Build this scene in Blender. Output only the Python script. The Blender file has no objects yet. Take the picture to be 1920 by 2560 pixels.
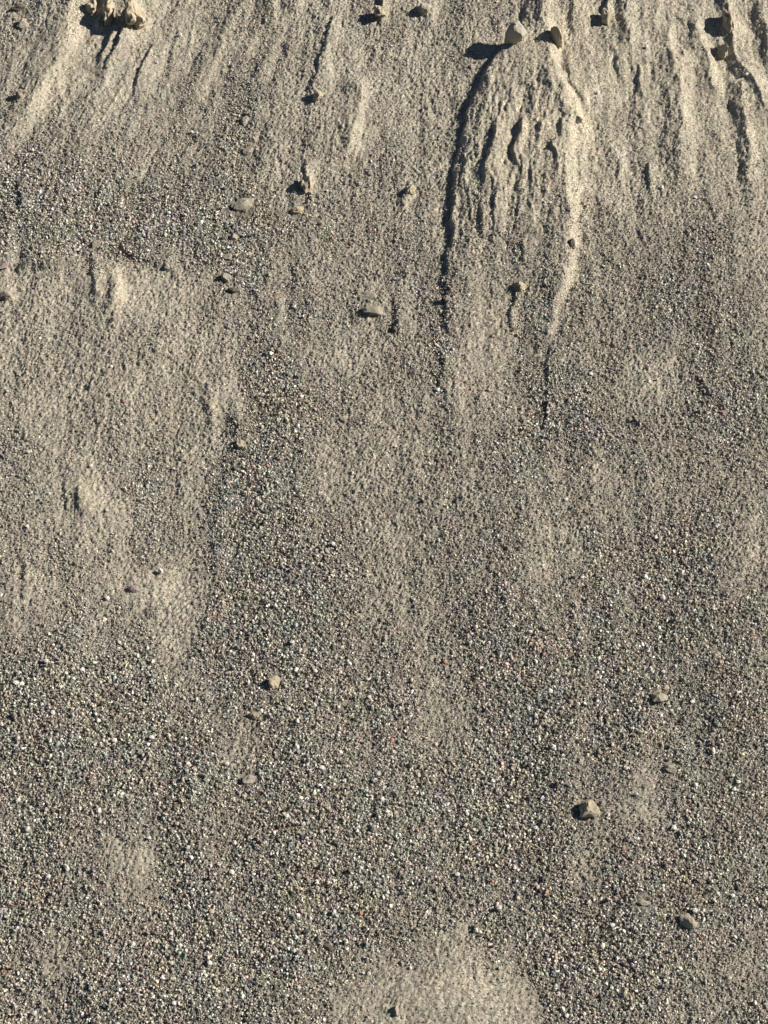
import bpy, bmesh, math, random
import numpy as np
from mathutils import Vector, Matrix, Euler

# ------------------------------------------------------------------ camera
SLOPE = math.radians(40.0)          # steepness of the scree
PITCH = math.radians(-8.0)          # camera looks slightly down at the hillside
DIST = 60.0
WID = 20.0                          # metres across the frame at the centre
HEI = WID * 2560 / 1920
scene = bpy.context.scene
FWD = np.array([0, math.cos(PITCH), math.sin(PITCH)])
UPV = np.array([0, -math.sin(PITCH), math.cos(PITCH)])
CAM = -FWD * DIST
cam_d = bpy.data.cameras.new('camera')
cam = bpy.data.objects.new('camera', cam_d)
scene.collection.objects.link(cam)
cam.location = CAM
cam.rotation_euler = (math.radians(90) + PITCH, 0, 0)
cam_d.sensor_fit = 'VERTICAL'; cam_d.sensor_height = 36.0
cam_d.lens = 36.0 * DIST / HEI
cam_d.clip_start = 0.5; cam_d.clip_end = 2000
scene.camera = cam

# ------------------------------------------------------------------ light
US = np.array([1.0, 0, 0])
VS = np.array([0, math.cos(SLOPE), math.sin(SLOPE)])
NS = np.array([0, -math.sin(SLOPE), math.cos(SLOPE)])
sd = 0.84 * US + 0.13 * VS + 0.50 * NS
sd /= np.linalg.norm(sd)            # towards the sun
elev = math.asin(sd[2]); azim = math.atan2(sd[0], sd[1])
w = bpy.data.worlds.new('World'); scene.world = w; w.use_nodes = True
nt = w.node_tree
bg = nt.nodes['Background']
sky = nt.nodes.new('ShaderNodeTexSky'); sky.sky_type = 'NISHITA'; sky.sun_disc = False; sky.altitude = 3000; sky.dust_density = .2; sky.air_density = .4
sky.sun_elevation = elev; sky.sun_rotation = azim
nt.links.new(sky.outputs[0], bg.inputs[0]); bg.inputs[1].default_value = 0.05
sl = bpy.data.lights.new('sun', 'SUN'); sl.energy = 5.0; sl.angle = math.radians(0.5); sl.color = (1.0, 0.945, 0.85)
so = bpy.data.objects.new('sun', sl); scene.collection.objects.link(so)
so.rotation_euler = Vector(sd).to_track_quat('Z', 'Y').to_euler()
scene.view_settings.view_transform = 'Standard'; scene.view_settings.look = 'None'
scene.view_settings.gamma = 1.0; scene.view_settings.use_curve_mapping = False
scene.view_settings.exposure = 0.72

rng = np.random.default_rng(7)
random.seed(7)

# ------------------------------------------------------------------ photo <-> slope coordinates
def project(u, v, h):
    """slope coordinates (metres) -> photo pixel"""
    P = [u * US[i] + v * VS[i] + h * NS[i] - CAM[i] for i in range(3)]
    z = P[1] * FWD[1] + P[2] * FWD[2]
    y = P[1] * UPV[1] + P[2] * UPV[2]
    z = np.maximum(z, 5.0)
    return 960 + P[0] / z * DIST / WID * 1920, 1280 - y / z * DIST / HEI * 2560

def hit(px, py, h=0.0):
    """photo pixel -> slope coordinates at height h over the plane"""
    px = np.asarray(px, float); py = np.asarray(py, float)
    a = (px - 960) / 1920 * WID / DIST; b = (1280 - py) / 2560 * HEI / DIST
    D = [a * (1.0 if i == 0 else 0.0) + FWD[i] + b * UPV[i] for i in range(3)]
    dn = D[1] * NS[1] + D[2] * NS[2]
    t = (h - CAM @ NS) / dn
    P = [CAM[i] + t * D[i] for i in range(3)]
    return P[0], P[1] * VS[1] + P[2] * VS[2]

# ------------------------------------------------------------------ noise
def vnoise(x, y, seed):
    r = np.random.default_rng(seed).random((256, 256)).astype(np.float32)
    xi = np.floor(x); yi = np.floor(y)
    fx = (x - xi).astype(np.float32); fy = (y - yi).astype(np.float32)
    xi = xi.astype(np.int64) & 255; yi = yi.astype(np.int64) & 255
    x1 = (xi + 1) & 255; y1 = (yi + 1) & 255
    fx = fx * fx * (3 - 2 * fx); fy = fy * fy * (3 - 2 * fy)
    a = r[xi, yi] * (1 - fx) + r[x1, yi] * fx
    b = r[xi, y1] * (1 - fx) + r[x1, y1] * fx
    return (a * (1 - fy) + b * fy) * 2 - 1

def fbm(x, y, seed, oct=4, gain=0.5):
    s = 0; a = 1.0; t = 0
    for i in range(oct):
        s = s + a * vnoise(x + 17.3 * i, y + 9.1 * i, seed + i); t += a
        c, q = math.cos(0.6), math.sin(0.6)
        x, y = (x * c - y * q) * 2.03, (x * q + y * c) * 2.03
        a *= gain
    return s / t

def ss(t):
    t = np.clip(t, 0, 1)
    return t * t * (3 - 2 * t)

def path(Y, pts):
    ys = [p[1] for p in pts]; xs = [p[0] for p in pts]
    return np.interp(Y, ys, xs)

def prof(Y, pts):
    return np.interp(Y, [p[0] for p in pts], [p[1] for p in pts])

def blobs(X, Y, L):
    s = 0
    for cx, cy, rx, ry, a in L:
        s = s + a * np.exp(-((X - cx) / rx) ** 2 - ((Y - cy) / ry) ** 2)
    return s

# ------------------------------------------------------------------ where the coarse gravel lies, where the bare earth shows
GRIT = [(310, 555, 260, 95, .62), (60, 560, 90, 110, .38), (180, 420, 130, 120, .22), (600, 300, 40, 180, .52), (575, 620, 60, 130, .58),
        (760, 560, 170, 70, .28), (1000, 640, 90, 80, .22), (740, 780, 60, 70, .25), (690, 960, 60, 120, .48), (640, 1150, 70, 140, .55),
        (610, 1350, 66, 150, .56), (600, 1560, 62, 150, .54), (760, 1560, 120, 200, .28), (640, 1800, 70, 120, .2), (760, 2000, 110, 140, .25), (870, 2200, 130, 110, .2),
        (1105, 930, 26, 170, .45), (985, 800, 34, 80, .35), (1365, 1000, 26, 180, .40), (1300, 1130, 60, 120, .2), (1520, 1070, 130, 46, .32),
        (1670, 760, 60, 90, .22), (1760, 930, 50, 110, .30), (1830, 1100, 70, 160, .25), (1700, 1430, 110, 150, .25), (1170, 1550, 90, 160, .25),
        (1300, 1800, 130, 200, .30), (1250, 2100, 110, 120, .2), (80, 1760, 150, 180, .28), (330, 1760, 110, 160, .22), (470, 2350, 80, 160, .12), (1850, 1750, 100, 240, .2),
        (1440, 2350, 150, 140, .12), (60, 2200, 90, 200, .1), (640, 70, 30, 100, .2), (930, 420, 60, 60, .1), (1550, 1600, 100, 90, .12), (1010, 90, 90, 120, .12),
        (270, 730, 230, 66, -.5), (180, 960, 230, 200, -.22), (470, 880, 80, 120, -.22), (560, 1020, 70, 80, -.4), (240, 1250, 100, 100, -.42),
        (60, 1510, 120, 130, -.48), (370, 1465, 120, 60, -.45), (480, 1250, 50, 140, -.42), (460, 1600, 60, 160, -.38), (600, 1890, 50, 80, -.40), (350, 2170, 70, 90, -.5),
        (160, 2390, 90, 60, -.35), (1030, 2510, 190, 100, -.85), (1240, 2530, 120, 110, -.7), (900, 2540, 130, 50, -.4), (1410, 2450, 50, 120, .3), (1250, 2330, 60, 70, .2), (1130, 2360, 60, 70, -.6), (900, 2420, 90, 60, -.15),
        (1600, 2000, 110, 90, -.40), (1480, 2150, 80, 80, -.38), (1860, 2440, 60, 90, -.5), (1290, 2550, 60, 60, -.3),
        (850, 880, 80, 90, -.2), (1240, 860, 80, 140, -.42), (1560, 1220, 120, 90, -.32), (1850, 1420, 60, 130, -.3), (1450, 880, 60, 90, -.1),
        (690, 880, 30, 60, -.2), (900, 1180, 100, 90, -.18), (1290, 400, 150, 260, -.35), (900, 300, 40, 120, -.3), (705, 800, 24, 90, -.3),
        (430, 1600, 50, 120, -.2), (770, 850, 50, 90, -.2), (120, 180, 110, 160, -.25), (700, 100, 50, 130, -.2), (1000, 1400, 90, 110, -.12), (1000, 1850, 90, 90, -.15)]

def flow(X, Y):
    """x followed back up the fall line to y = 0, so that streaks fan out"""
    s = np.interp(X, [0, 300, 600, 900, 1200, 1500, 1920], [-.62, -.5, -.32, -.14, -.03, .04, .22])
    d = np.interp(Y, [-200, 0, 500, 1100, 3000], [-150, 0, 400, 560, 640])
    return X - s * d

def grit_map(X, Y):
    base = np.interp(Y, [0, 250, 450, 700, 1000, 1400, 1700, 2000, 2560], [.20, .28, .40, .43, .43, .53, .60, .66, .68])
    F = flow(X, Y) + 22 * fbm(X / 170, Y / 210, 45, 2)
    st = fbm(F / 80, Y / 430, 40, 4, .6)
    pt = fbm(X / 120, Y / 150, 50, 3, .55)
    Xr = X + 44 * fbm(X / 75, Y / 75, 57, 4, .65); Yr = Y + 44 * fbm(X / 75, Y / 75, 59, 4, .65)
    base = base + .22 * fbm(F / 30, Y / 300, 48, 3, .6) + .32 * st * np.interp(Y, [0, 1800, 2560], [1.0, .8, .55]) + .26 * pt + blobs(Xr, Yr, GRIT)
    base = base - .12 * ss((X - 1400) / 120) * ss((600 - Y) / 250)
    base = base + .26 * fbm(X / 24, Y / 34, 54, 4, .8)              # ragged, interlocking edges
    return np.clip(.5 + (base - .47) * 1.55 + .03, 0.02, 1)

def silt(X, Y):
    """smooth bare silt, 0..1"""
    F = flow(X, Y)
    m = blobs(X, Y, [(1300, 440, 150, 280, .9), (1640, 160, 300, 260, .8), (200, 140, 200, 150, .9), (640, 60, 150, 180, .6), (900, 330, 60, 140, .6), (430, 200, 160, 160, .5),
                     (1120, 2490, 260, 110, .9), (270, 720, 100, 70, .8), (230, 1230, 90, 90, .6), (370, 1465, 110, 60, .6), (60, 1500, 110, 110, .5), (560, 1020, 70, 90, .5),
                     (1240, 880, 80, 150, .5), (700, 820, 30, 100, .5), (1860, 300, 120, 260, .6), (350, 2160, 70, 80, .5), (1600, 2000, 90, 80, .4)])
    return np.clip(m * (1 + .9 * fbm(F / 34, Y / 150, 151, 3, .6)), 0, 1)

# mound
ML = [(1330, -40), (1290, 60), (1255, 118), (1215, 170), (1182, 230), (1160, 290), (1145, 350), (1130, 430), (1124, 500), (1120, 600), (1112, 720), (1105, 860)]
MR = [(1372, -40), (1385, 40), (1402, 110), (1425, 200), (1462, 270), (1484, 320), (1470, 400), (1464, 540), (1450, 640), (1428, 740), (1390, 850)]

def height(X, Y, full=True):
    F = flow(X, Y) + 20 * fbm(X / 150, Y / 190, 46, 3)
    G = grit_map(X, Y)
    top = np.interp(Y, [-300, 100, 500, 900, 1500, 2560], [1.2, 1.1, .85, .65, .4, .2])
    h = .22 * fbm(X / 420, Y / 700, 3, 3)                                   # broad swells
    h = h + .11 * top * fbm(F / 110, Y / 900, 11, 3, .5)                    # rills down the fall line
    h = h + .045 * top * fbm(F / 38, Y / 420, 21, 3, .6)
    Xw = X + 5 * fbm(X / 110, Y / 75, 88, 2) + 10 * fbm(X / 50, Y / 50, 90, 3, .6) + 5 * vnoise(X / 18, Y / 26, 93)
    Yw = Y + 10 * fbm(X / 55, Y / 55, 95, 2)
    # ---- central mound of bare earth
    xl = path(Yw, ML); xr = path(Yw, MR)
    H = prof(Yw, [(-40, .0), (40, .20), (110, .34), (230, .46), (420, .46), (560, .42), (700, .34), (810, .22), (880, 0)])
    wl = prof(Yw, [(0, 16), (120, 26), (300, 16), (420, 12), (800, 12)])
    wr = prof(Yw, [(0, 30), (110, 40), (200, 40), (330, 70), (440, 60), (500, 46), (640, 34), (850, 20)])
    sh = prof(Yw, [(0, .5), (120, .5), (200, .36), (420, .24), (600, .26), (800, .30)])
    m = (sh * ss((Xw - xl) / wl) + (1 - sh) * np.clip((Xw - xl) / (.8 * (xr - xl)), 0, 1) ** .8) * ss((xr - Xw) / wr) * (Xw > xl)
    h = h + H * m
    inside = ss((Xw - xl - 10) / 40) * ss((xr - Xw - 35) / 40) * ss((Y - 170) / 140) * ss((760 - Y) / 240)
    rid = fbm((Xw + .18 * (Y - 300)) / 22, Yw / 95, 61, 3, .6)
    h = h + inside * (.05 * rid + .05 * np.abs(fbm(Xw / 13, Yw / 30, 66, 2, .6)))
    # ---- asymmetric ridges: (crest points, left width, right width, height)
    for pts, wL, wR, hh in [
        # fluting of the mound
        ([(1254, 330), (1244, 362), (1218, 428), (1208, 492)], 13, 34, 0.130), ([(1198, 500), (1200, 545), (1206, 595)], 12, 26, 0.099),
        ([(1312, 320), (1300, 355), (1288, 394), (1286, 462)], 13, 32, 0.124), ([(1368, 320), (1348, 372)], 13, 26, 0.099),
        ([(1340, 240), (1338, 300)], 10, 30, 0.062), ([(1378, 376), (1392, 405)], 14, 26, 0.112), ([(1376, 190), (1380, 290)], 34, 44, 0.099),
        ([(1414, 150), (1432, 208), (1455, 250), (1462, 310)], 12, 34, 0.087), ([(1308, 610), (1316, 640), (1318, 665)], 12, 24, 0.074),
        ([(1280, 720), (1284, 780), (1286, 840)], 9, 26, 0.062), ([(1150, 420), (1140, 500), (1126, 600), (1118, 700)], 10, 18, 0.050),
        ([(1240, 480), (1236, 540), (1234, 600)], 10, 22, 0.050), ([(1330, 430), (1326, 500), (1326, 560)], 9, 20, 0.043),
        ([(1180, 340), (1164, 420), (1158, 500)], 10, 24, 0.050), ([(1270, 250), (1256, 300), (1240, 340)], 9, 26, 0.037),
        # lit flanks, steep on the right
        ([(1392, -60), (1366, 0), (1382, 60), (1392, 110)], 90, 34, .22), ([(1452, -60), (1462, 110)], 40, 16, .08),
        ([(1570, -60), (1572, 60), (1574, 130), (1584, 190)], 90, 56, .22), ([(1702, 130), (1700, 220), (1704, 300), (1706, 400), (1700, 500)], 80, 40, .20),
        ([(1810, -60), (1824, 20), (1832, 100), (1850, 150), (1884, 200), (1912, 260), (1960, 340)], 40, 44, .20),
        ([(1852, 190), (1856, 260), (1872, 340), (1880, 420), (1882, 520)], 34, 26, .15),
        ([(1735, 40), (1752, 110), (1778, 180), (1800, 260)], 70, 26, .18), ([(1905, 0), (1915, 60), (1935, 160)], 30, 30, .12),
        ([(1640, -60), (1644, 40), (1650, 120)], 60, 26, .08), ([(1670, 60), (1674, 140), (1680, 200)], 50, 20, .07),
        ([(900, 205), (894, 260), (882, 340), (852, 430)], 130, 24, .17), ([(690, -60), (686, 0), (690, 80)], 60, 44, .16),
        ([(752, -40), (745, 40)], 50, 24, .10), ([(1110, -40), (1088, 20), (1066, 80)], 50, 20, .12), ([(960, -40), (958, 20), (956, 66)], 10, 16, .16),
        ([(196, -60), (176, 0), (172, 70), (140, 160), (100, 230), (40, 320), (0, 390)], 110, 54, .26),
        ([(372, -60), (336, 20), (318, 85), (286, 140), (262, 200)], 14, 56, .22), ([(262, -60), (262, 30), (246, 70)], 12, 30, .26),
        ([(300, 60), (285, 90), (262, 130), (246, 170)], 9, 30, .10), ([(392, 100), (370, 140), (345, 200), (338, 250)], 9, 40, .08),
        ([(640, -60), (600, 20), (560, 90), (520, 180), (480, 250)], 60, 40, .12), ([(520, 130), (490, 180), (450, 240)], 40, 40, .07),
        ([(700, 740), (694, 800), (698, 880)], 60, 26, .08), ([(590, 980), (598, 1050), (604, 1110)], 90, 24, .10),
        ([(770, 410), (768, 450), (778, 500)], 16, 24, .12), ([(1036, 440), (1024, 480), (1012, 520)], 16, 18, .08),
        ([(1535, 380), (1548, 430), (1552, 480)], 12, 20, .07), ([(1626, 390), (1630, 430), (1632, 480)], 10, 20, .08),
        ([(236, 640), (240, 700), (262, 780)], 14, 46, .06), ([(276, 680), (282, 740), (290, 792)], 12, 22, .05),
        ([(160, 1160), (170, 1230), (176, 1290)], 14, 60, .04), ([(520, 960), (528, 1040), (534, 1120)], 40, 26, .09),
        # dark edges, steep on the left
        ([(834, 50), (824, 95), (806, 150), (788, 200), (786, 250)], 12, 110, .11), ([(1512, -40), (1516, 20), (1524, 60)], 9, 22, .14),
        ([(1428, -20), (1432, 40), (1440, 90)], 10, 30, .07), ([(1540, 120), (1556, 190), (1560, 240)], 14, 30, .06),
        ([(1600, 170), (1606, 210), (1612, 250)], 12, 26, .09), ([(1385, 860), (1374, 960), (1366, 1130)], 9, 60, .055),
        ([(1105, 880), (1108, 950), (1114, 1030)], 9, 56, .06), ([(990, 720), (994, 800), (1000, 850)], 10, 50, .06),
        ([(62, 1380), (70, 1450), (66, 1520)], 12, 50, .05), ([(205, 1215), (206, 1250), (214, 1290)], 10, 50, .07),
        ([(50, 440), (52, 520), (56, 560)], 10, 50, .07), ([(560, 300), (566, 400), (560, 480)], 60, 30, .05),
        ([(655, 140), (650, 240), (640, 330)], 60, 30, .06),
        ([(575, 1180), (556, 1350), (546, 1600), (560, 1700)], 90, 26, .07),
        ]:
        y0, y1 = pts[0][1], pts[-1][1]
        xc = path(Yw, pts); d = Xw - xc
        fade = max(30, .45 * (y1 - y0))
        e = ss((Y - y0 + 15) / 40) * ss((y1 + 12 - Y) / fade)
        f = np.where(d < 0, ss(1 + d / wL) if wL < 40 else np.clip(1 + d / wL, 0, 1) ** 1.5, np.clip(1 - d / wR, 0, 1) ** 1.15)
        h = h + hh * e * f
    # ---- little scarps that face down the slope (shaded lip)
    for x0, x1, ya, yb, hh in [(50, 180, 678, 650, .20), (-20, 40, 655, 662, .18), (-30, 30, 735, 748, .18),
                               (860, 912, 238, 236, .10), (180, 300, 650, 618, .10), (300, 440, 618, 678, .10),
                               (1500, 1620, 1030, 1075, .04), (1730, 1820, 930, 1040, .05)]:
        yc = ya + (yb - ya) * (Xw - x0) / (x1 - x0)
        e = ss((X - x0 + 15) / 30) * ss((x1 + 15 - X) / 30)
        d = yc - Yw
        h = h + hh * e * ss((d + 8) / 14) * np.exp(-np.maximum(d, 0) / 60)
    # ---- bumps
    h = h + blobs(Xw, Yw, [(262, 730, 42, 50, .12), (290, 735, 16, 50, .12), (230, 1260, 45, 45, .07), (935, 760, 50, 30, .10),
                           (600, 1080, 35, 40, .06), (360, 1470, 60, 30, .06), (1130, 2480, 190, 90, .12)])
    if full:
        # fine wash marks running down the fall line
        wm = ss((1000 - Y) / 700)
        br = ss(.5 + 1.6 * fbm(X / 90, Y / 120, 141, 3))
        h = h + wm * br * .036 * fbm(F / 17 + .7 * fbm(X / 40, Y / 60, 143, 2), Y / 95, 131, 3, .6) + inside * .035 * fbm(Xw / 11 + .1 * Y / 11, Y / 90, 135, 2, .6)
        # clods and crust: crumbly relief everywhere, a little blocky
        b = fbm(X / 26, Y / 24, 71, 3, .6)
        h = h + .034 * b * (.6 + .5 * top)
        S = 1 - .66 * silt(X, Y)
        c = fbm(X / 9, Y / 9, 75, 2, .6)
        h = h + .020 * c
        c2 = np.abs(vnoise(X / 5.2 + .2 * Y / 5, Y / 5.0, 78))
        h = h + S * (.042 + .012 * G) * (c2 - .5)
        k = vnoise(X / 2.9, Y / 2.9, 81)
        h = h + S * (.024 + .006 * G) * k
    return h

def axis(lo, hi, step, far):
    a = list(np.arange(lo, hi, step)); s = step; x = a[-1]
    while x < far:
        s *= 1.16; x += s; a.append(x)
    s = step; x = lo; pre = []
    while x > -far:
        s *= 1.16; x -= s; pre.append(x)
    return np.array(pre[::-1] + a)

_, vlo = hit(960, 2590); _, vhi = hit(960, -60); uhi, _ = hit(1950, -20)
us = axis(-float(uhi), float(uhi), .0262, 160)
vs = axis(float(vlo), float(vhi), .0345, 160)
U, V = np.meshgrid(us, vs)
PX, PY = project(U, V, 0.0)
inx = (PX > -260) & (PX < 2180) & (PY > -400) & (PY < 2900)
PXc = PX; PYc = PY
HH = height(PXc, np.clip(PYc, -900, 3600))
edge = ss((PY + 900) / 500) * ss((3600 - PY) / 500) * ss((PX + 1500) / 900) * ss((3400 - PX) / 900)
HH = HH * edge
GR = grit_map(PX, PY)

def sample(A, u, v):
    i = np.clip(np.searchsorted(us, u) - 1, 0, len(us) - 2); j = np.clip(np.searchsorted(vs, v) - 1, 0, len(vs) - 2)
    fu = (u - us[i]) / (us[i + 1] - us[i]); fv = (v - vs[j]) / (vs[j + 1] - vs[j])
    return (A[j, i] * (1 - fu) + A[j, i + 1] * fu) * (1 - fv) + (A[j + 1, i] * (1 - fu) + A[j + 1, i + 1] * fu) * fv

def place(px, py):
    """photo pixel -> slope u, v and terrain height there"""
    px = np.asarray(px, float); py = np.asarray(py, float)
    h = np.zeros_like(px)
    for _ in range(8):
        u, v = hit(px, py, h)
        h = .5 * h + .5 * sample(HH, u, v)
    u, v = hit(px, py, h)
    return u, v, sample(HH, u, v)

def world(u, v, h):
    return np.stack([u * US[i] + v * VS[i] + h * NS[i] for i in range(3)], -1)

# ------------------------------------------------------------------ materials
def mat(name):
    m = bpy.data.materials.new(name); m.use_nodes = True
    b = m.node_tree.nodes['Principled BSDF']
    b.inputs['Roughness'].default_value = .95
    b.inputs['Specular IOR Level'].default_value = .12
    return m, m.node_tree, b

def N(nt, t, **k):
    n = nt.nodes.new(t)
    for a, b in k.items(): setattr(n, a, b)
    return n

def mixc(nt, fac, a, b, blend='MIX'):
    n = N(nt, 'ShaderNodeMix', data_type='RGBA', blend_type=blend)
    for s, val in ((0, fac), (6, a), (7, b)):
        if isinstance(val, (float, int)): n.inputs[s].default_value = val
        elif isinstance(val, tuple): n.inputs[s].default_value = (*val, 1)
        else: nt.links.new(val, n.inputs[s])
    return n.outputs[2]

def ramp(nt, src, pts):
    r = N(nt, 'ShaderNodeValToRGB'); nt.links.new(src, r.inputs[0])
    el = r.color_ramp.elements
    while len(el) < len(pts): el.new(.5)
    for e, (p, c) in zip(el, pts):
        e.position = p; e.color = (*c, 1) if isinstance(c, tuple) else (c, c, c, 1)
    return r.outputs[0]

def noise(nt, vec, scale, det=3, rough=.6, out=0):
    n = N(nt, 'ShaderNodeTexNoise'); n.inputs['Scale'].default_value = scale
    n.inputs['Detail'].default_value = det; n.inputs['Roughness'].default_value = rough
    nt.links.new(vec, n.inputs['Vector']); return n.outputs[out]

def earth_material():
    m, nt, b = mat('earth')
    co = N(nt, 'ShaderNodeTexCoord').outputs['Object']
    gr = N(nt, 'ShaderNodeAttribute', attribute_name='grit').outputs['Fac']
    cl = N(nt, 'ShaderNodeAttribute', attribute_name='clay_sunlit').outputs['Fac']
    base = mixc(nt, gr, (.368, .336, .280), (.19, .172, .144))  # darker ground under coarse gravel, partly painted shade between the stones
    base = mixc(nt, cl, base, (.43, .385, .305))
    big = ramp(nt, noise(nt, co, .7, 4), [(.3, .86), (.7, 1.14)])
    base = mixc(nt, 1.0, base, big, 'MULTIPLY')
    # single grains: buff, grey-green, mauve, rust
    v = N(nt, 'ShaderNodeTexVoronoi'); v.inputs['Scale'].default_value = 24; nt.links.new(co, v.inputs['Vector'])
    sep = N(nt, 'ShaderNodeSeparateColor'); nt.links.new(v.outputs['Color'], sep.inputs[0])
    tone = ramp(nt, sep.outputs[0], [(0, (.35, .34, .33)), (.12, (.6, .59, .57)), (.35, (.88, .87, .85)), (.7, (1.08, 1.06, 1.0)), (.93, (1.25, 1.22, 1.15)), (1, (1.75, 1.7, 1.6))])
    base = mixc(nt, .85, base, tone, 'MULTIPLY')
    hue = ramp(nt, sep.outputs[1], [(0, (.93, .99, .97)), (.3, (.98, 1.0, .97)), (.6, (1.0, 1.0, 1.0)), (.85, (1.03, .98, 1.0)), (1, (1.1, .97, .9))])
    base = mixc(nt, .5, base, hue, 'MULTIPLY')
    nz = noise(nt, co, 2.2, 3, .6, 1)
    base = mixc(nt, .14, base, nz, 'SOFT_LIGHT')
    nt.links.new(base, b.inputs['Base Color'])
    bump = N(nt, 'ShaderNodeBump'); bump.inputs['Strength'].default_value = .9; bump.inputs['Distance'].default_value = .03
    nt.links.new(noise(nt, co, 22, 4, .7), bump.inputs['Height'])
    nt.links.new(bump.outputs[0], b.inputs['Normal'])
    return m

def stone_material(name, col, var=.3, instancer=False):
    m, nt, b = mat(name)
    co = N(nt, 'ShaderNodeTexCoord').outputs['Object']
    if instancer:
        base = N(nt, 'ShaderNodeAttribute', attribute_name='tint', attribute_type='INSTANCER').outputs['Color']
    else:
        base = mixc(nt, 0.0, col, col)
    t = ramp(nt, noise(nt, co, 9 if not instancer else 2.0, 5, .7), [(.3, 1 - var), (.5, 1.0), (.72, 1 + var)])
    base = mixc(nt, 1.0, base, t, 'MULTIPLY')
    nt.links.new(base, b.inputs['Base Color'])
    if not instancer:
        bump = N(nt, 'ShaderNodeBump'); bump.inputs['Strength'].default_value = .8; bump.inputs['Distance'].default_value = .03
        nt.links.new(noise(nt, co, 18, 5, .7), bump.inputs['Height']); nt.links.new(bump.outputs[0], b.inputs['Normal'])
    return m

EARTH = earth_material()
M_CLAY = stone_material('clay_clod', (.43, .365, .26), .22)
M_GREY = stone_material('grey_rock', (.36, .318, .25), .25)
M_PALE = stone_material('pale_rock', (.37, .335, .275), .22)
M_DARK = stone_material('dark_rock', (.15, .13, .105), .3)
M_PINK = stone_material('mauve_rock', (.34, .27, .25), .3)

# ------------------------------------------------------------------ terrain
XlB, XrB = path(PY, ML), path(PY, MR)
clay_sunlit = blobs(PX, PY, [(1300, 420, 130, 260, .7), (1450, 450, 60, 260, .5), (1640, 160, 260, 200, .55), (1860, 260, 120, 220, .6), (190, 90, 70, 120, .7),  # bare clay, with the sunlit buff of right-facing flanks put into its colour
                      (120, 220, 70, 100, .5), (320, 60, 70, 90, .5), (640, 60, 110, 120, .35), (880, 320, 40, 110, .5), (1400, 60, 60, 120, .5),
                      (270, 720, 60, 70, .75), (230, 1230, 80, 80, .4), (370, 1465, 90, 50, .4), (960, 30, 40, 60, .4), (500, 160, 60, 120, .3), (1240, 850, 90, 130, .3),
                      (480, 1020, 110, 140, .3), (1120, 2460, 190, 110, .3), (90, 1450, 90, 90, .25), (700, 480, 60, 80, .2), (1700, 350, 60, 140, .3)])
clay_sunlit = np.clip(clay_sunlit * (1 + .8 * fbm(flow(PX, PY) / 50, PY / 160, 33, 3)), 0, 1)
nV, nU = U.shape
Pw = world(U, V, HH).astype(np.float32)
idx = np.arange(nV * nU).reshape(nV, nU)
quads = np.stack([idx[:-1, :-1], idx[:-1, 1:], idx[1:, 1:], idx[1:, :-1]], -1).reshape(-1, 4)
cx = (PX[:-1, :-1] + PX[1:, 1:]).ravel() / 2; cy = (PY[:-1, :-1] + PY[1:, 1:]).ravel() / 2
jit = (fbm(cx / 16, cy / 16, 5, 2) * 6)
in_mound = (cx + jit > path(cy, ML) - 4) & (cx + jit < path(cy, MR) + 6) & (cy > 95) & (cy < 845)
in_left = (cy < 150) & (cy > -250) & (cx + jit > path(cy, [(190, -60), (172, 60), (175, 150)])) & (cx + jit < path(cy, [(430, -60), (385, 40), (300, 150)]))
in_right = (cy < 430) & (cy > -250) & (cx + jit > path(cy, [(1770, 0), (1762, 60), (1785, 160), (1830, 240), (1868, 430)])) & (cx + jit < path(cy, [(1880, -60), (1870, 60), (1890, 160), (1960, 300), (1925, 430)]))
region = np.where(in_mound, 1, np.where(in_left, 2, np.where(in_right, 3, 0)))

def grid_object(name, sel, label):
    q = quads[sel]; used, inv = np.unique(q, return_inverse=True)
    me = bpy.data.meshes.new(name)
    me.vertices.add(len(used)); me.vertices.foreach_set('co', Pw.reshape(-1, 3)[used].ravel())
    me.loops.add(q.size); me.loops.foreach_set('vertex_index', inv.reshape(-1).astype(np.int32))
    me.polygons.add(len(q)); me.polygons.foreach_set('loop_start', np.arange(0, q.size, 4, dtype=np.int32))
    me.polygons.foreach_set('loop_total', np.full(len(q), 4, np.int32))
    me.update(calc_edges=True)
    for nm, A in (('grit', GR), ('clay_sunlit', clay_sunlit)):
        a = me.attributes.new(nm, 'FLOAT', 'POINT'); a.data.foreach_set('value', A.ravel()[used].astype(np.float32))
    me.materials.append(EARTH)
    o = bpy.data.objects.new(name, me); scene.collection.objects.link(o)
    o['kind'] = 'structure'; o['label'] = label
    return o

grid_object('hillside', region == 0, 'steep grey brown scree slope of earth and gravel filling the picture')
grid_object('earth_mound', region == 1, 'tall fluted cone of bare buff earth below the pale boulder')
grid_object('earth_outcrop', region == 2, 'crumbling outcrop of buff earth at the top left')
grid_object('earth_ridge', region == 3, 'sharp pale earth ridge at the top right corner')

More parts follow.
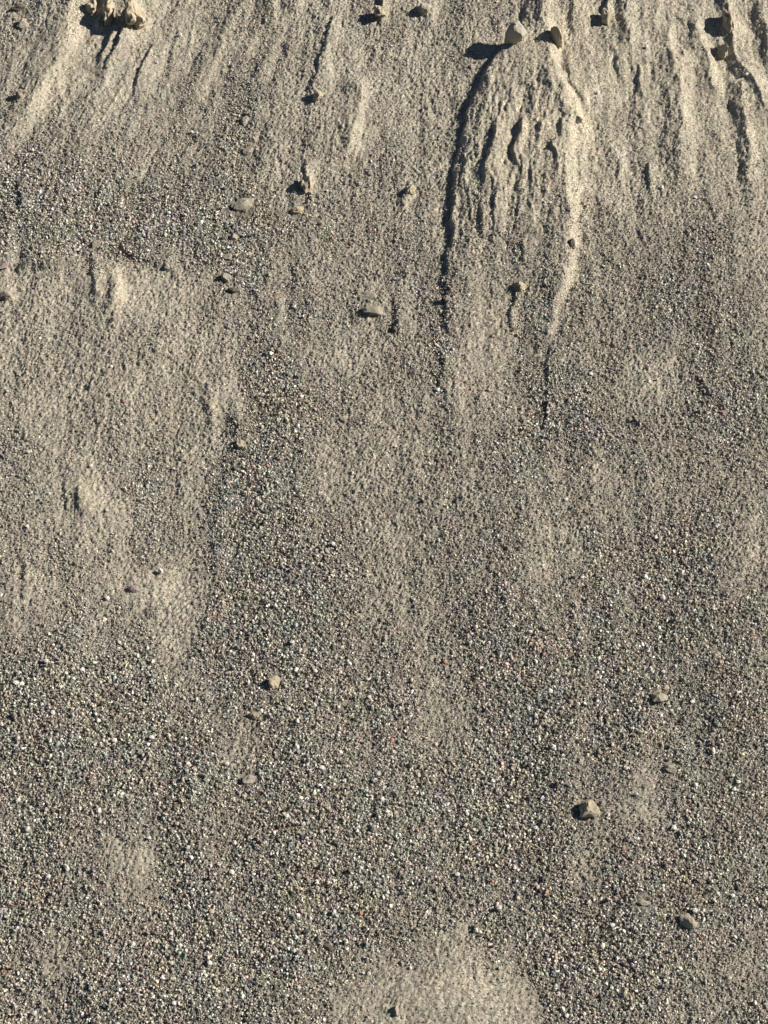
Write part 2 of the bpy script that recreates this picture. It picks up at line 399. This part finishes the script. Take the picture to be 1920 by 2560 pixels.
# ------------------------------------------------------------------ rocks
def rock_mesh(name, seed, sub=2, cuts=9, rough=.10, squash=(1, 1, 1)):
    r = random.Random(seed); bm = bmesh.new()
    bmesh.ops.create_icosphere(bm, subdivisions=sub, radius=1)
    planes = []
    for _ in range(cuts):
        n = Vector((r.gauss(0, 1), r.gauss(0, 1), r.gauss(0, 1))).normalized(); planes.append((n, r.uniform(.5, .86)))
    off = Vector((r.random() * 99, r.random() * 99, r.random() * 99))
    from mathutils import noise as mn
    for v in bm.verts:
        p = v.co.copy()
        for n, d in planes:
            k = p.dot(n)
            if k > d: p -= n * (k - d)
        p *= 1 + rough * (mn.noise(p * 1.7 + off) * 1.3 + .7 * mn.noise(p * 4.5 + off) + .45 * mn.noise(p * 11 + off))
        v.co = Vector((p.x * squash[0], p.y * squash[1], p.z * squash[2]))
    for i in range(3):                       # fill the -1..1 box
        lo = min(v.co[i] for v in bm.verts); hi = max(v.co[i] for v in bm.verts)
        for v in bm.verts: v.co[i] = ((v.co[i] - lo) / (hi - lo) * 2 - 1) * squash[i]
    me = bpy.data.meshes.new(name); bm.to_mesh(me); bm.free()
    return me

BASIS = Matrix((US, VS, NS)).transposed()      # slope frame -> world

CLEAR = []

def put_rock(name, label, cat, px, py, w, hgt=None, depth=None, m=M_GREY, rot=0.0, sink=.25, seed=0, sub=3, cuts=9, rough=.14, group=None, mesh=None, tilt=0.0):
    """px, py: middle of the stone in the photo; w, hgt: its size there in photo pixels"""
    hgt = hgt or w * .85
    if group is None: w *= 1.05; hgt *= 1.05; CLEAR.append((px, py, max(w, hgt) * .55))
    u, v, h = place(px, py + hgt * .25)
    u, v, h = float(u), float(v), float(h)
    _z = DIST + v * (VS @ FWD)
    s = WID / 1920 * _z / DIST
    a = w * s / 2; c = hgt * s / 2 * (1.0 if cat in ('boulder', 'pebble') else .72); b = (depth or hgt) * s / 2 * 1.05
    if mesh is None:
        me = rock_mesh(name, seed + int(px * 3 + py), sub, cuts, rough)
        me.materials.append(m)
    else: me = mesh
    o = bpy.data.objects.new(name, me); scene.collection.objects.link(o)
    R = (BASIS @ Euler((tilt, 0, rot)).to_matrix()).to_4x4()
    loc = Vector(world(u, v, h + c * (1 - 2 * sink)))
    o.matrix_world = Matrix.Translation(loc) @ R @ Matrix.Diagonal((a, b, c, 1))
    o['label'] = label; o['category'] = cat
    if group: o['group'] = group
    return o

ROCKS = [
    # name, label, category, x, y, w, h, material, rot, sink
    ('boulder', 'large pale angular boulder perched on top of the central earth mound', 'boulder', 1292, 88, 58, 58, M_PALE, 2.4, .10),
    ('boulder', 'dark brown boulder beside the bright ridge, right of the pale boulder', 'boulder', 1390, 92, 34, 56, M_CLAY, .1, .15),
    ('rock', 'small pale rock left of the mound, below the large boulder shadow', 'rock', 1181, 167, 15, 15, M_PALE, 0, .25),
    ('clay_clod', 'upright buff clod casting a shadow at the top edge, left of centre', 'clod', 950, 28, 28, 44, M_CLAY, 0, .2),
    ('rock', 'rounded grey brown rock at the top edge, right of the buff clod', 'rock', 1062, 16, 36, 46, M_GREY, 0, .2),
    ('rock', 'buff rock at the lower end of a dark edge, upper middle', 'rock', 794, 236, 26, 34, M_CLAY, .2, .2),
    ('rock', 'lower of the two rocks in the top left corner', 'rock', 56, 54, 32, 30, M_GREY, .2, .25),
    ('rock', 'dark rock touching the top left corner of the slope', 'rock', 46, 14, 34, 26, M_DARK, 0, .25),
    ('rock', 'small buff rock with triangular shadow near the left edge, below the outcrop', 'rock', 56, 230, 26, 26, M_CLAY, .3, .2),
    ('clay_clod', 'buff clod on the left tip of the top left outcrop', 'clod', 228, 12, 28, 44, M_CLAY, 0, .1),
    ('clay_clod', 'tall clod overhanging a black hollow in the top left outcrop', 'clod', 272, 30, 30, 70, M_CLAY, 0, .1),
    ('clay_clod', 'broad rounded buff clod on the right side of the top left outcrop', 'clod', 338, 30, 50, 76, M_CLAY, .2, .15),
    ('clay_clod', 'small clod below the broad clod of the top left outcrop', 'clod', 350, 62, 24, 24, M_CLAY, .2, .2),
    ('rock', 'oblong tilted grey rock with a black shadow under it, left of centre', 'rock', 607, 506, 58, 34, M_GREY, .6, .2),
    ('rock', 'brown stone on the dark gravel streak, above the oblong rock', 'rock', 620, 374, 30, 22, M_GREY, .2, .2),
    ('rock', 'small stone above and right of the brown stone, beside the gravel streak', 'rock', 632, 346, 18, 18, M_GREY, .2, .2),
    ('rock', 'rough brown stone in the dark gully right of the pale lobe', 'rock', 566, 690, 26, 30, M_GREY, .2, .2),
    ('rock', 'topmost stone in the dark gully right of the pale lobe', 'rock', 570, 640, 22, 20, M_GREY, .6, .2),
    ('rock', 'lowest and darkest stone in the gully right of the pale lobe', 'rock', 582, 722, 30, 18, M_DARK, .2, .2),
    ('rock', 'broad flat grey rock half buried in the middle of the slope', 'rock', 932, 770, 56, 34, M_GREY, .1, .35),
    ('rock', 'mauve stone on top of the broad flat rock', 'rock', 918, 736, 46, 28, M_GREY, .1, .35),
    ('rock', 'small pinkish rock left of the foot of the earth mound', 'rock', 1118, 744, 20, 18, M_PINK, .1, .2),
    ('clay_clod', 'buff lump on the lower part of the mound', 'clod', 1300, 712, 34, 36, M_CLAY, .1, .4),
    ('rock', 'dark stone standing in for a shaded hole on the right edge of the mound', 'rock', 1430, 603, 15, 34, M_DARK, .1, .2),  # dark colour paints the shade of a hole
    ('rock', 'dark stone standing in for a shaded slit high on the right side of the mound', 'rock', 1447, 295, 17, 26, M_DARK, -.4, .3),  # shade of the slit inside the ridge, made as a dark lump
    ('rock', 'dark slit rock hanging near the top edge, right of the mound', 'rock', 1512, 36, 22, 50, M_CLAY, .1, .2),
    ('clay_clod', 'rugged clod on the left side of the top right ridge', 'clod', 1818, 40, 24, 76, M_CLAY, .1, .38),
    ('clay_clod', 'lower clod on the shaded side of the top right ridge', 'clod', 1806, 118, 26, 56, M_CLAY, .1, .42),
    ('rock', 'rounded light brown rock in dark gravel, left of centre in the lower half', 'rock', 686, 1703, 30, 32, M_CLAY, .1, .15),
    ('rock', 'small buff rock with a long shadow, below the rounded light brown rock', 'rock', 636, 1786, 24, 22, M_CLAY, .3, .25),
    ('rock', 'flat pale rock with a black wedge of shadow on its left, lower left', 'rock', 624, 1944, 36, 24, M_PALE, .1, .2),
    ('rock', 'rounded grey rock on the right side of the lower gravel', 'rock', 1648, 1738, 42, 34, M_GREY, .1, .2),
    ('rock', 'small yellowish rock just above the rounded grey rock', 'rock', 1664, 1718, 20, 14, M_CLAY, .1, .2),
    ('rock', 'small rough rock below the rounded grey rock', 'rock', 1676, 1918, 28, 28, M_GREY, .1, .2),
    ('rock', 'chunky rock with a black left face and buff right face, lower right', 'rock', 1468, 2018, 54, 50, M_CLAY, .5, .2),
    ('rock', 'pebble just right of the chunky two toned rock', 'rock', 1506, 2006, 18, 16, M_PALE, .5, .2),
    ('rock', 'greenish grey stone alone in the middle gravel', 'rock', 860, 1044, 22, 16, M_GREY, .5, .2),
    ('rock', 'grey stone with a dark hollow on its left, near the lower right', 'rock', 1718, 2296, 36, 44, M_GREY, .5, .3),
    ('rock', 'flat greenish stone left of the hollow, near the lower right', 'rock', 1610, 2254, 36, 18, M_GREY, .1, .25),
    ('rock', 'brown stone at the upper edge of the pale bottom lobe', 'rock', 822, 2364, 28, 18, M_DARK, -.4, .3),
    ('rock', 'grey stone standing left of a dark crack at the bottom edge', 'rock', 990, 2520, 14, 30, M_GREY, 0, .3),
    ('rock', 'mauve brown stone in the pale patch on the left', 'rock', 335, 1468, 26, 22, M_PINK, .3, .3),
    ('rock', 'purplish stone half buried at the left edge, above the pale lobe', 'rock', 8, 664, 34, 22, M_PINK, .1, .2),
    ('rock', 'dark stone at the left edge, below the purplish stone', 'rock', 12, 738, 30, 18, M_DARK, .1, .2),
    ('rock', 'small dark stone standing in for a shaded hollow at the pointed foot of the buff fluting in the pale lobe', 'rock', 280, 797, 14, 14, M_DARK, .1, .3),  # dark lump put in for the shade of a small hollow
    ('clay_clod', 'pale clod in the middle of the left slope with a shaded left edge', 'clod', 604, 1106, 26, 26, M_CLAY, .1, .35),
    ('rock', 'small rock with black shadow beside the left scree, above the brown pale patch', 'rock', 430, 1074, 26, 12, M_CLAY, .1, .25),
    ('clay_clod', 'upper buff clod of the pair left of centre, below the long edge', 'clod', 766, 450, 30, 56, M_CLAY, .1, .35),
    ('clay_clod', 'lower buff clod of the pair left of centre', 'clod', 742, 520, 34, 26, M_CLAY, .1, .35),
    ('clay_clod', 'narrow buff clod left of the mound, halfway down its side', 'clod', 1028, 468, 22, 34, M_CLAY, -.3, .35),
    ('rock', 'topmost light stone in the dark gravel streak, left of centre near the top', 'rock', 612, 296, 24, 28, M_PALE, .3, .25),
    ('rock', 'small pale stone near the crossing of the gravel streak and the dark arc', 'rock', 588, 448, 18, 16, M_PALE, .3, .25),
    ('rock', 'stone just below the oblong tilted rock', 'rock', 584, 590, 22, 20, M_GREY, .9, .25),
    ('rock', 'stone in the dark gravel at the brow of the pale lobe', 'rock', 242, 606, 24, 18, M_GREY, .9, .3),
    ('rock', 'pale stone at the right end of the lobe brow', 'rock', 420, 664, 20, 16, M_PALE, .4, .3),
    ('rock', 'grey stone at the foot of the dark gully beside the flat rock', 'rock', 985, 822, 20, 24, M_DARK, .4, .3),
    ('rock', 'brown stone at the right margin, in a dark diagonal groove', 'rock', 1808, 1030, 20, 18, M_PINK, .4, .3),
    ('rock', 'dark stone in the right middle slope with a pit under it', 'rock', 1548, 1366, 24, 14, M_DARK, .4, .3),
    ('rock', 'small stone alone on the right middle slope, above the pitted one', 'rock', 1458, 1242, 18, 12, M_DARK, .4, .3),
    ('rock', 'dark stone left of the lower scree, under the flat pale rock', 'rock', 650, 1992, 18, 10, M_DARK, .4, .3),
    ('rock', 'small dark stone low on the left, near the pale patch', 'rock', 440, 2016, 16, 20, M_DARK, .4, .3),
]
for i, (nm, lab, cat, x, y, w_, h_, m_, r_, s_) in enumerate(ROCKS):
    big = nm == 'clay_clod'
    put_rock(nm, lab, cat, x, y, w_, h_, m=m_, rot=r_, sink=s_ if (nm == 'boulder' or big or w_ > 50) else s_ + .09, seed=i * 13, cuts=26 if nm == 'boulder' else (12 if not big else 5), rough=.2 if nm == 'boulder' else (.18 if not big else .34), sub=3)

# ------------------------------------------------------------------ single pebbles one can pick out
PEB = {
 'white': (stone_material('white_pebble', (.74, .72, .66), .1), 'small bright white pebble lying on the grey gravel',
  [(279,916),(19,978),(434,1171),(513,1173),(268,1277),(123,1233),(69,1316),(71,1130),(98,1092),(228,1165),(269,1495),(299,1606),(369,1620),(382,1653),
   (116,1653),(184,1696),(40,1707),(105,1761),(71,1803),(133,1782),(247,1801),(567,1909),(401,1427),(284,1849),(380,1844),(287,1988),(37,1934),(577,1495),
   (492,1747),(722,1773),(874,1658),(731,1606),(741,1562),(826,1724),(924,1743),(1000,1770),(718,2040),(758,2059),(892,2077),(805,1920),(834,1961),
   (1731,1754),(1866,1758),(1673,1766),(1621,1629),(1625,1673),(1658,1679),(1614,1830),(1591,1986),(1591,1885),(1565,1920),(1685,2069),(1411,2132),
   (1382,1866),(1832,1939),(1739,1961),(1322,1770),(247,2026),(46,2000),(373,2095),(291,2235),(121,2191),(169,2170),(44,2319),(428,2334),(333,2361),
   (525,2407),(606,2490),(500,2448),(436,2508),(586,2107),(580,2180),(432,1993),(405,2442),(87,2533),(40,2460),(69,2072),(792,2205),(1120,2010),
   (1169,2035),(1030,2126),(1143,2186),(1190,2325),(740,2342),(887,2348),(1026,2419),(922,2434),(746,2529),(1195,2139),(804,2080),(956,1997),(1248,2269),
   (1602,2226),(1658,2224),(1832,2240),(1436,2317),(1737,2276),(1834,2361),(1423,2207),(1531,2313),(1471,2423),(1417,2539),(1542,2396),(1834,1972),
   (1461,2535),(1646,2452),(736,767),(871,816),(750,913),(1095,975),(1099,1009),(754,991),(745,1064),(881,1182),(989,1117),(1062,1192),(1060,1340),
   (1097,1350),(852,1325),(833,1360),(659,1495),(682,1483),(1643,948),(1623,953),(1369,1032),(1673,1022),(1477,935),(1741,861),(1338,1193),(1415,1249),
   (1704,1431),(1656,1494),(1336,1502),(1357,1413),(1455,1444),(1614,1442),(1326,1579),(1880,1560),(1891,989),(480,330),(492,332),(308,405),(285,385),
   (36,620),(92,628),(6,607),(450,88),(1494,232),(1616,116),(1738,494),(1655,468),(1866,186)]),
 'cream': (stone_material('cream_pebble', (.60, .52, .38), .12), 'small cream coloured pebble lying on the grey gravel',
  [(1222,974),(530,2279),(1163,2062),(1708,2211),(918,1439),(1295,2244),(1704,2539),(1600,1831),(404,1233),(700,2100),(1090,1860),(320,1930),(1250,1640)]),
 'rust': (stone_material('rust_pebble', (.46, .25, .17), .15), 'small rusty orange pebble lying on the grey gravel',
  [(309,1003),(424,1768),(237,1909),(936,1984),(1113,1654),(1230,2203),(731,2438),(900,2282),(700,1149),(711,1130),(1575,869),(1803,1020),(1525,2504),
   (980,1851),(1558,2121),(1753,2346),(508,448),(830,595),(876,608),(924,574)]),
 }
for kind, (m_, lab, L) in PEB.items():
    meshes = []
    for k in range(5):
        me = rock_mesh('pebble', 900 + k * 7 + len(kind), 1, 6, .12); me.materials.append(m_); meshes.append(me)
    for k, (x, y) in enumerate(L):
        s = (random.uniform(8.5, 13) if y > 1350 else random.uniform(7, 10)) * (1.0 if kind == 'white' else .95)
        put_rock('pebble', lab, 'pebble', x, y, s, s * random.uniform(.8, 1.15), rot=random.uniform(0, 6), sink=.15, mesh=meshes[k % 5],
                 group={'white': 'white pebbles scattered over the slope', 'cream': 'cream pebbles scattered over the slope', 'rust': 'rusty pebbles scattered over the slope'}[kind])

# ------------------------------------------------------------------ gravel (nobody could count it)
GRAVEL = stone_material('gravel', None, .22, instancer=True)
shapes = []
for k in range(8):
    me = rock_mesh('gravel_stone', 300 + k, 1, 5, .12, (1, .8, .7)); me.materials.append(GRAVEL)
    shapes.append(bpy.data.objects.new('gravel_stone', me))
src = bpy.data.collections.new('gravel_stones')
for s in shapes: src.objects.link(s)

def scatter(n, size_lo, size_hi, power, dens):
    """n candidate places over the framed part of the slope (and a margin)"""
    u = rng.uniform(-float(uhi) - 1, float(uhi) + 1, n); v = rng.uniform(float(vlo) - 1, float(vhi) + 1, n)
    x, y = project(u, v, 0.0)
    g = grit_map(x, y)
    keep = (rng.random(n) < dens(g, y) * (1 - .6 * silt(x, y))) & (x > -150) & (x < 2070)
    for cx, cy, rr in CLEAR:
        keep &= (x - cx) ** 2 + (y - cy - rr * .3) ** 2 > rr * rr
    u, v, g, y = u[keep], v[keep], g[keep], y[keep]
    r = size_lo + (size_hi - size_lo) * rng.random(len(u)) ** power
    r = r * (.75 + .45 * g) * .81
    return u, v, g, r

sets = [scatter(1400000, .009, .022, 1.0, lambda g, y: .28 + .42 * g),
        scatter(760000, .018, .040, 1.8, lambda g, y: .10 + .78 * g ** 1.25),
        scatter(60000, .034, .064, 2.5, lambda g, y: .03 + .85 * g ** 1.7),
        scatter(3000, .050, .075, 2.0, lambda g, y: .6 * g ** 3)]
u = np.concatenate([s[0] for s in sets]); v = np.concatenate([s[1] for s in sets])
g = np.concatenate([s[2] for s in sets]); r = np.concatenate([s[3] for s in sets])
n = len(u)
h = sample(HH, u, v) + r * rng.uniform(-.1, .7, n)
P = world(u, v, h)
# tints
pal = np.array([(.49, .445, .36), (.375, .343, .282), (.255, .234, .195), (.15, .139, .117), (.68, .635, .54), (.325, .275, .27), (.235, .262, .222), (.84, .81, .72), (.40, .25, .18), (.082, .076, .066)])
wt = np.array([.18, .15, .14, .15, .14, .07, .06, .03, .014, .12]); wt /= wt.sum()
tint = pal[rng.choice(len(pal), n, p=wt)] * rng.uniform(.8, 1.2, (n, 1))
soil = np.array([.38, .349, .29])
px_, py_ = project(u, v, 0.0)
hx = fbm(px_ / 45, py_ / 45, 301, 3, .7); hy = fbm(px_ / 45, py_ / 45, 311, 3, .7)
tint = tint * np.stack([1 + .10 * hx, 1 + .06 * hy, 1 - .08 * hx - .04 * hy], -1) * rng.normal(1, .05, (n, 3))
k = (.6 + .4 * g[:, None])
tint = tint * (1 - .06 * ss((g[:, None] - .7) / .3)) * k + soil * (1 - k)
me = bpy.data.meshes.new('gravel')
me.vertices.add(n); me.vertices.foreach_set('co', P.astype(np.float32).ravel())
a = me.attributes.new('tint', 'FLOAT_COLOR', 'POINT'); a.data.foreach_set('color', np.concatenate([tint, np.ones((n, 1))], 1).astype(np.float32).ravel())
a = me.attributes.new('rot', 'FLOAT_VECTOR', 'POINT'); a.data.foreach_set('vector', rng.uniform(0, 6.28, (n, 3)).astype(np.float32).ravel())
a = me.attributes.new('size', 'FLOAT_VECTOR', 'POINT')
sc = r[:, None] * rng.uniform(.75, 1.3, (n, 3)); a.data.foreach_set('vector', sc.astype(np.float32).ravel())
me.materials.append(GRAVEL)
grav = bpy.data.objects.new('gravel', me); scene.collection.objects.link(grav)
grav['kind'] = 'stuff'; grav['label'] = 'loose mixed grey and buff gravel covering the slope'
ng = bpy.data.node_groups.new('gravel_scatter', 'GeometryNodeTree')
ng.interface.new_socket('Geometry', in_out='INPUT', socket_type='NodeSocketGeometry')
ng.interface.new_socket('Geometry', in_out='OUTPUT', socket_type='NodeSocketGeometry')
gi = ng.nodes.new('NodeGroupInput'); go = ng.nodes.new('NodeGroupOutput')
m2p = ng.nodes.new('GeometryNodeMeshToPoints'); iop = ng.nodes.new('GeometryNodeInstanceOnPoints')
ci = ng.nodes.new('GeometryNodeCollectionInfo'); ci.inputs[0].default_value = src
ci.inputs['Separate Children'].default_value = True; ci.inputs['Reset Children'].default_value = True
def attr(nm):
    q = ng.nodes.new('GeometryNodeInputNamedAttribute'); q.data_type = 'FLOAT_VECTOR'; q.inputs[0].default_value = nm; return q.outputs[0]
ri = ng.nodes.new('FunctionNodeRandomValue'); ri.data_type = 'INT'
ri.inputs[4].default_value = 0; ri.inputs[5].default_value = 7
L = ng.links.new
L(gi.outputs[0], m2p.inputs['Mesh']); L(m2p.outputs[0], iop.inputs['Points']); L(ci.outputs[0], iop.inputs['Instance'])
iop.inputs['Pick Instance'].default_value = True; L(ri.outputs[2], iop.inputs['Instance Index'])
er = ng.nodes.new('FunctionNodeEulerToRotation'); L(attr('rot'), er.inputs[0]); L(er.outputs[0], iop.inputs['Rotation'])
L(attr('size'), iop.inputs['Scale']); L(iop.outputs[0], go.inputs[0])
md = grav.modifiers.new('scatter', 'NODES'); md.node_group = ng
print('gravel stones', n, 'terrain quads', len(quads))
